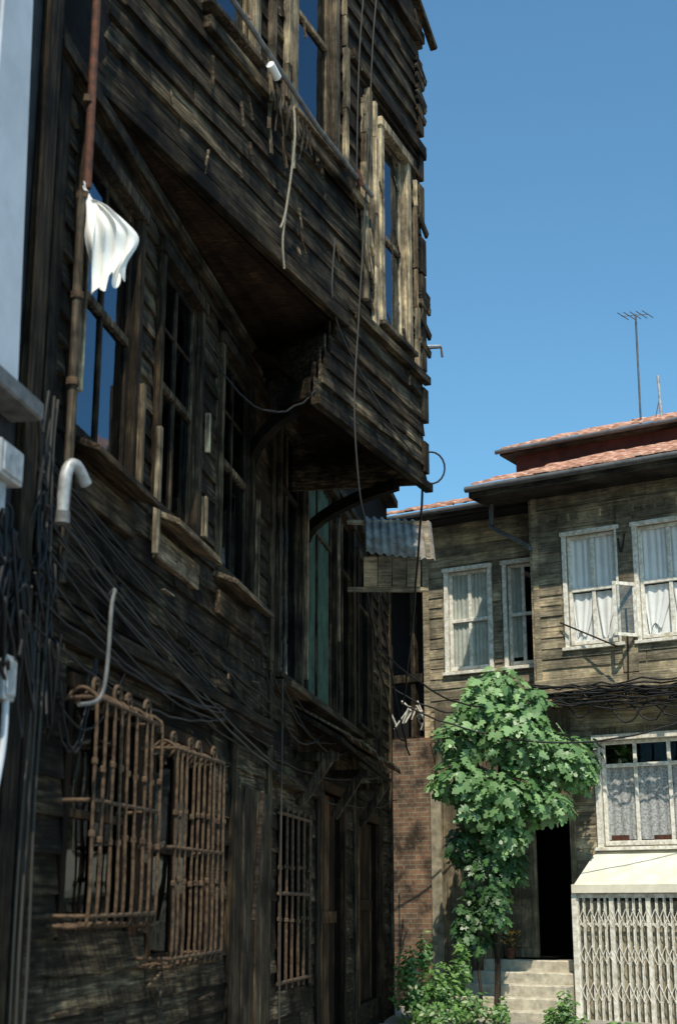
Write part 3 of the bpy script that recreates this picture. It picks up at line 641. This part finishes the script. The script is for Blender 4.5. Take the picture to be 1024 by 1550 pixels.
while s<3.4:
    b.box(s,s+.018,.28,.3,z0,z1); b.box(s+.024,s+.032,.285,.295,z0,z1)
    if i%5==0: b.box(s-.012,s+.045,.27,.31,z0-.02,z1+.05)
    for zc in (1.45,1.0,.55):
        b.beam((s,-.305,zc-.11),(s+.105,-.305,zc+.11),.010,.006,up=(0,1,0)); b.beam((s,-.312,zc+.11),(s+.105,-.312,zc-.11),.010,.006,up=(0,1,0))
    s+=.1*R.uniform(.85,1.1); i+=1
b.box(.5,3.5,.27,.31,1.70,1.755); b.box(.5,3.5,.26,.275,1.36,1.39); b.box(.5,.56,.25,.33,.05,1.76); b.make('bars',M['whiteold'],P,MR)
b=MB(); b.box(.5,3.5,-.32,.3,.0,.13); b.box(.5,.54,-.33,.24,.13,1.75); b.make('kerb_and_side',M['plaster'],P,MR)
b=MB(); b.box(.56,3.5,.12,.2,.13,1.66); b.make('rendered_dwarf_wall',M['plasterd'],P,MR)
P=empty('stone_steps'); b=MB()
for i in range(5):
    b.box(-1.0-.03*i,.44,-.34 if i==0 else -.34+.27*i+.002,-.34+.27*(i+1)+ (0.02),.0,.9-.145*i)
b.make('treads',M['stone'],P,MR,.015)
P=empty('potted_plant'); b=MB(); c=(-.62,.2,.9); k=12; pts=[]
c=(-.62,-.02,.9)
prof=((.05,0),(.075,.13),(.085,.13),(.085,.155),(.07,.155),(.068,.12))
for r_,z in prof:
    for i in range(k): a=i/k*6.283; pts.append((c[0]+r_*math.cos(a),c[1]+r_*math.sin(a)+.15,c[2]+z))
fs=[(r*k+i,r*k+(i+1)%k,(r+1)*k+(i+1)%k,(r+1)*k+i) for r in range(len(prof)-1) for i in range(k)]; fs.append(tuple(range((len(prof)-1)*k,len(prof)*k)))
b.poly(pts,fs); b.make('pot',M['rustred'],P,MR)
b=MB()
for i in range(70):
    a=R.uniform(0,6.28); q=Vector((c[0]+R.uniform(-.1,.1),c[1]+.15+R.uniform(-.1,.1),c[2]+.15+R.uniform(0,.22))); d=Vector((math.cos(a),math.sin(a),R.uniform(0,1)))*.06; e=Vector((-d.y,d.x,.01))*.3
    b.poly([q,q+d*.5+e,q+d,q+d*.5-e],[(0,1,2,3)])
b.make('leaves',plain('dry_plant',(.5,.33,.08),.8),P,MR)
# ================================================================ brick wall + wooden annex
b=MB(); b.box(-2.85,-1.93,-.75,-.36,0,4.0); b.make('brick_wall',M['brick'],None,MR)
A=empty('wooden_annex')
b=MB(); b.box(-5.5,-2.1,-1.6,-1.5,3.9,7.7); b.box(-2.12,-2.09,-1.5,-.85,3.9,6.9); b.box(-5.5,-3.7,-1.5,-1.4,0,3.9); b.make('back_wall',M['dark'],A,MR)
b=MB()
for s_ in (-3.4,-2.95,-2.5,-2.12): b.box(s_,s_+.08,-.9,-.8,4.0,6.6)
b.box(-4.2,-2.05,-1.0,-.78,4.92,5.0); b.box(-4.2,-2.05,-1.5,-.8,4.0,4.08); b.box(-4.2,-2.05,-.84,-.78,5.0,5.04); b.box(-5.5,-2.05,-1.5,-.7,6.6,6.7)
b.box(-3.7,-2.9,-1.0,-.9,.0,4.0)
b.make('frame',M['postL'],A,MR)
b=MB()
for i in range(14):
    s_=-3.0+R.uniform(0,.8); z=4.15+R.uniform(0,.2); b.beam((s_,.8+R.uniform(0,.15),z),(s_+R.uniform(-.3,.3),.72+R.uniform(0,.15),z+R.uniform(.1,.4)),.05,.02)
b.make('stacked_boards',M['whiteold'],A,MR)
b=MB(); claps(b,-3.4,-2.87,0,3.95,.16,[(-3.2,-2.98,2.5,3.3),(-3.2,-2.98,.9,2.2)],n=-.5,nb=.02); b.box(-3.4,-2.87,-.8,-.52,0,3.95); b.make('plank_side',M['woodRz'],A,MR)
# ================================================================ overhead cables
P=empty('overhead_cables'); C=[]
for i in range(16):
    C.append(sag(wR(-.05,.12+R.uniform(0,.1),4.42+R.uniform(-.14,.14)),wR(4.5,.12+R.uniform(0,.08),4.4+R.uniform(-.12,.2)),R.uniform(.0,.2),22,.035))
for i in range(11): C.append(sag(wR(.1+i*.3,.15,4.4),wR(.6+i*.35,.15,4.35),R.uniform(.12,.42),12,.02))
C.append(sag(wL(19.0,.3,4.2),wR(3.6,.3,4.55),.75,30,.01)); C.append(sag(wL(17.0,.3,4.6),wR(-.1,.15,4.35),.35,20,.01)); C.append(sag(wL(19.5,.1,4.5),wR(-.1,.15,4.4),.3,20,.01)); C.append(sag(wR(-1.9,-.3,4.0),wR(.2,.2,4.3),.15,20,.01))
C.append(sag(wL(18,.1,6.0),wL(19.8,.3,3.6),.3,14,.01)); C.append(sag(wJ(Yc,0,5.6),wL(19.8,.2,4.2),.3,14,.01)); C.append(sag(wL(16,.3,5.2),wL(19.8,.25,3.8),.5,14,.01))
tubes('cables',C,.012,M['cable'],P)
tube('leaning_stick',[wR(.4,.08,5.4),wR(1.3,.3,4.95)],.012,M['bark'])
tubes('wall_wires',[smoothpts([wR(1.36,.06,5.5),wR(1.36,.06,5.0),wR(1.34,.06,4.55)]),smoothpts([wR(1.3,.06,6.5),wR(1.34,.06,6.3),wR(1.4,.06,6.55)])],.012,M['cable'])
# ================================================================ foliage
def leaf_shape(kind):
    if kind=='fig':
        return [(0,-.5),(.18,-.42),(.42,-.3),(.25,-.1),(.5,.12),(.22,.12),(.16,.2),(.2,.38),(0,.58),(-.2,.38),(-.16,.2),(-.22,.12),(-.5,.12),(-.25,-.1),(-.42,-.3),(-.18,-.42)]
    return [(0,-.5),(.22,-.1),(.16,.25),(0,.5),(-.16,.25),(-.22,-.1)]
def foliage(b,clumps,count,size,kind='fig',shell=.55,droop=.5):
    sh=leaf_shape(kind); tw=sum((q[1][0]*q[1][1]*q[1][2])**.667 for q in clumps)
    for c,r in clumps:
        nn=int(count*(r[0]*r[1]*r[2])**.667/tw)
        for _ in range(nn):
            d=Vector((R.gauss(0,1),R.gauss(0,1),R.gauss(0,1))).normalized(); rad=shell+(1-shell)*R.random(); rad*=R.uniform(.85,1.15)
            p=Vector(c)+Vector((d.x*r[0],d.y*r[1],d.z*r[2]))*rad
            nrm=(d*.7+Vector((R.uniform(-.6,.6),R.uniform(-1.0,.1),R.uniform(.0,1.0)))).normalized()
            t=(Vector((d.x,d.y,-droop))+Vector((R.uniform(-.6,.6),R.uniform(-.6,.6),R.uniform(-.4,.2)))); t=(t-nrm*t.dot(nrm)).normalized(); x=t.cross(nrm)
            s=size*R.uniform(.6,1.25); cup=R.uniform(.05,.35)
            pts=[p+x*(a*s)+t*(y*s)-nrm*(cup*s*(a*a+ y*y*.5)) for a,y in sh]
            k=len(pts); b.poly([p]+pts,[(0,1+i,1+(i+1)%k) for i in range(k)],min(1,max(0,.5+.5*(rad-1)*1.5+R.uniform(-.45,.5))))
def tp(px,py,dy=0): return (2.30+(px-770)/111,19.05+dy,3.72+(1120-py)/111)
T=empty('fig_tree')
cl=[(tp(752,1045,.15),(.44,.4,.32)),(tp(700,1120,.1),(.42,.4,.36)),(tp(775,1120,-.1),(.6,.5,.45)),(tp(838,1150,0),(.46,.4,.38)),(tp(692,1180,0),(.38,.35,.3)),(tp(760,1200,-.1),(.55,.45,.38)),(tp(755,1258,.05),(.36,.3,.3)),(tp(868,1178,.05),(.24,.25,.2)),(tp(725,1075,0),(.4,.35,.28)),(tp(800,1070,.1),(.34,.3,.27)),(tp(664,1188,.1),(.17,.2,.14)),(tp(815,1215,-.05),(.40,.35,.28)),(tp(715,1220,0),(.34,.3,.28))]
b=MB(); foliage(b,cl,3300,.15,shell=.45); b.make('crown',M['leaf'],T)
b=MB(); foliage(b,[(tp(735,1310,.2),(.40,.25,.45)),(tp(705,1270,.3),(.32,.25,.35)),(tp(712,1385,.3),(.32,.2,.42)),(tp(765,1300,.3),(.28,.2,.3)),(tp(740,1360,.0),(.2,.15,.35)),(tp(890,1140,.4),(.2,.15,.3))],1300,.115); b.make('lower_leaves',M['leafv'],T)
tr=[(2.02,19.25,.2),(2.05,19.22,.9),(1.98,19.2,1.7),(2.08,19.15,2.4),(2.15,19.1,3.2)]
tube('trunk',smoothpts(tr),.045,M['bark'],T,taper=.5)
lm=[]
for e in ((1.7,19.1,3.7),(2.3,19.05,3.9),(2.8,19.05,3.4),(2.1,19.2,4.4),(2.2,19.0,2.8)): lm.append(smoothpts([(2.08,19.15,2.5),((2.08+e[0])/2+.05,19.12,(2.7+e[2])/2),e]))
tubes('limbs',lm,.026,M['bark'],T,taper=.35)
tube('second_stem',smoothpts([(1.85,19.4,.4),(1.8,19.4,1.6),(2.0,19.3,2.6)]),.02,M['bark'],T)
def bush(name,cl,cnt,size):
    b=MB(); foliage(b,cl,cnt,size,'s',.2,-.4); b.make(name,M['weed'])
bush('shrub',[((.95,18.6,.5),(.3,.3,.35)),((1.3,18.7,.55),(.35,.3,.4)),((1.65,18.6,.38),(.25,.25,.25)),((1.2,18.2,.3),(.4,.25,.2)),((.9,18.9,.85),(.2,.2,.32)),((1.55,18.9,.85),(.15,.2,.35)),((1.1,18.9,1.0),(.15,.15,.3))],2600,.08)
bush('shrub.001',[((2.72,18.05,.35),(.17,.15,.28)),((2.58,18.2,.25),(.16,.15,.2)),((2.85,17.9,.2),(.2,.12,.15))],700,.075)
bush('weeds',[((1.95,18.3,.3),(.15,.12,.16)),((3.3,17.6,.2),(.3,.1,.12)),((2.05,18.6,.35),(.08,.1,.2))],300,.08)
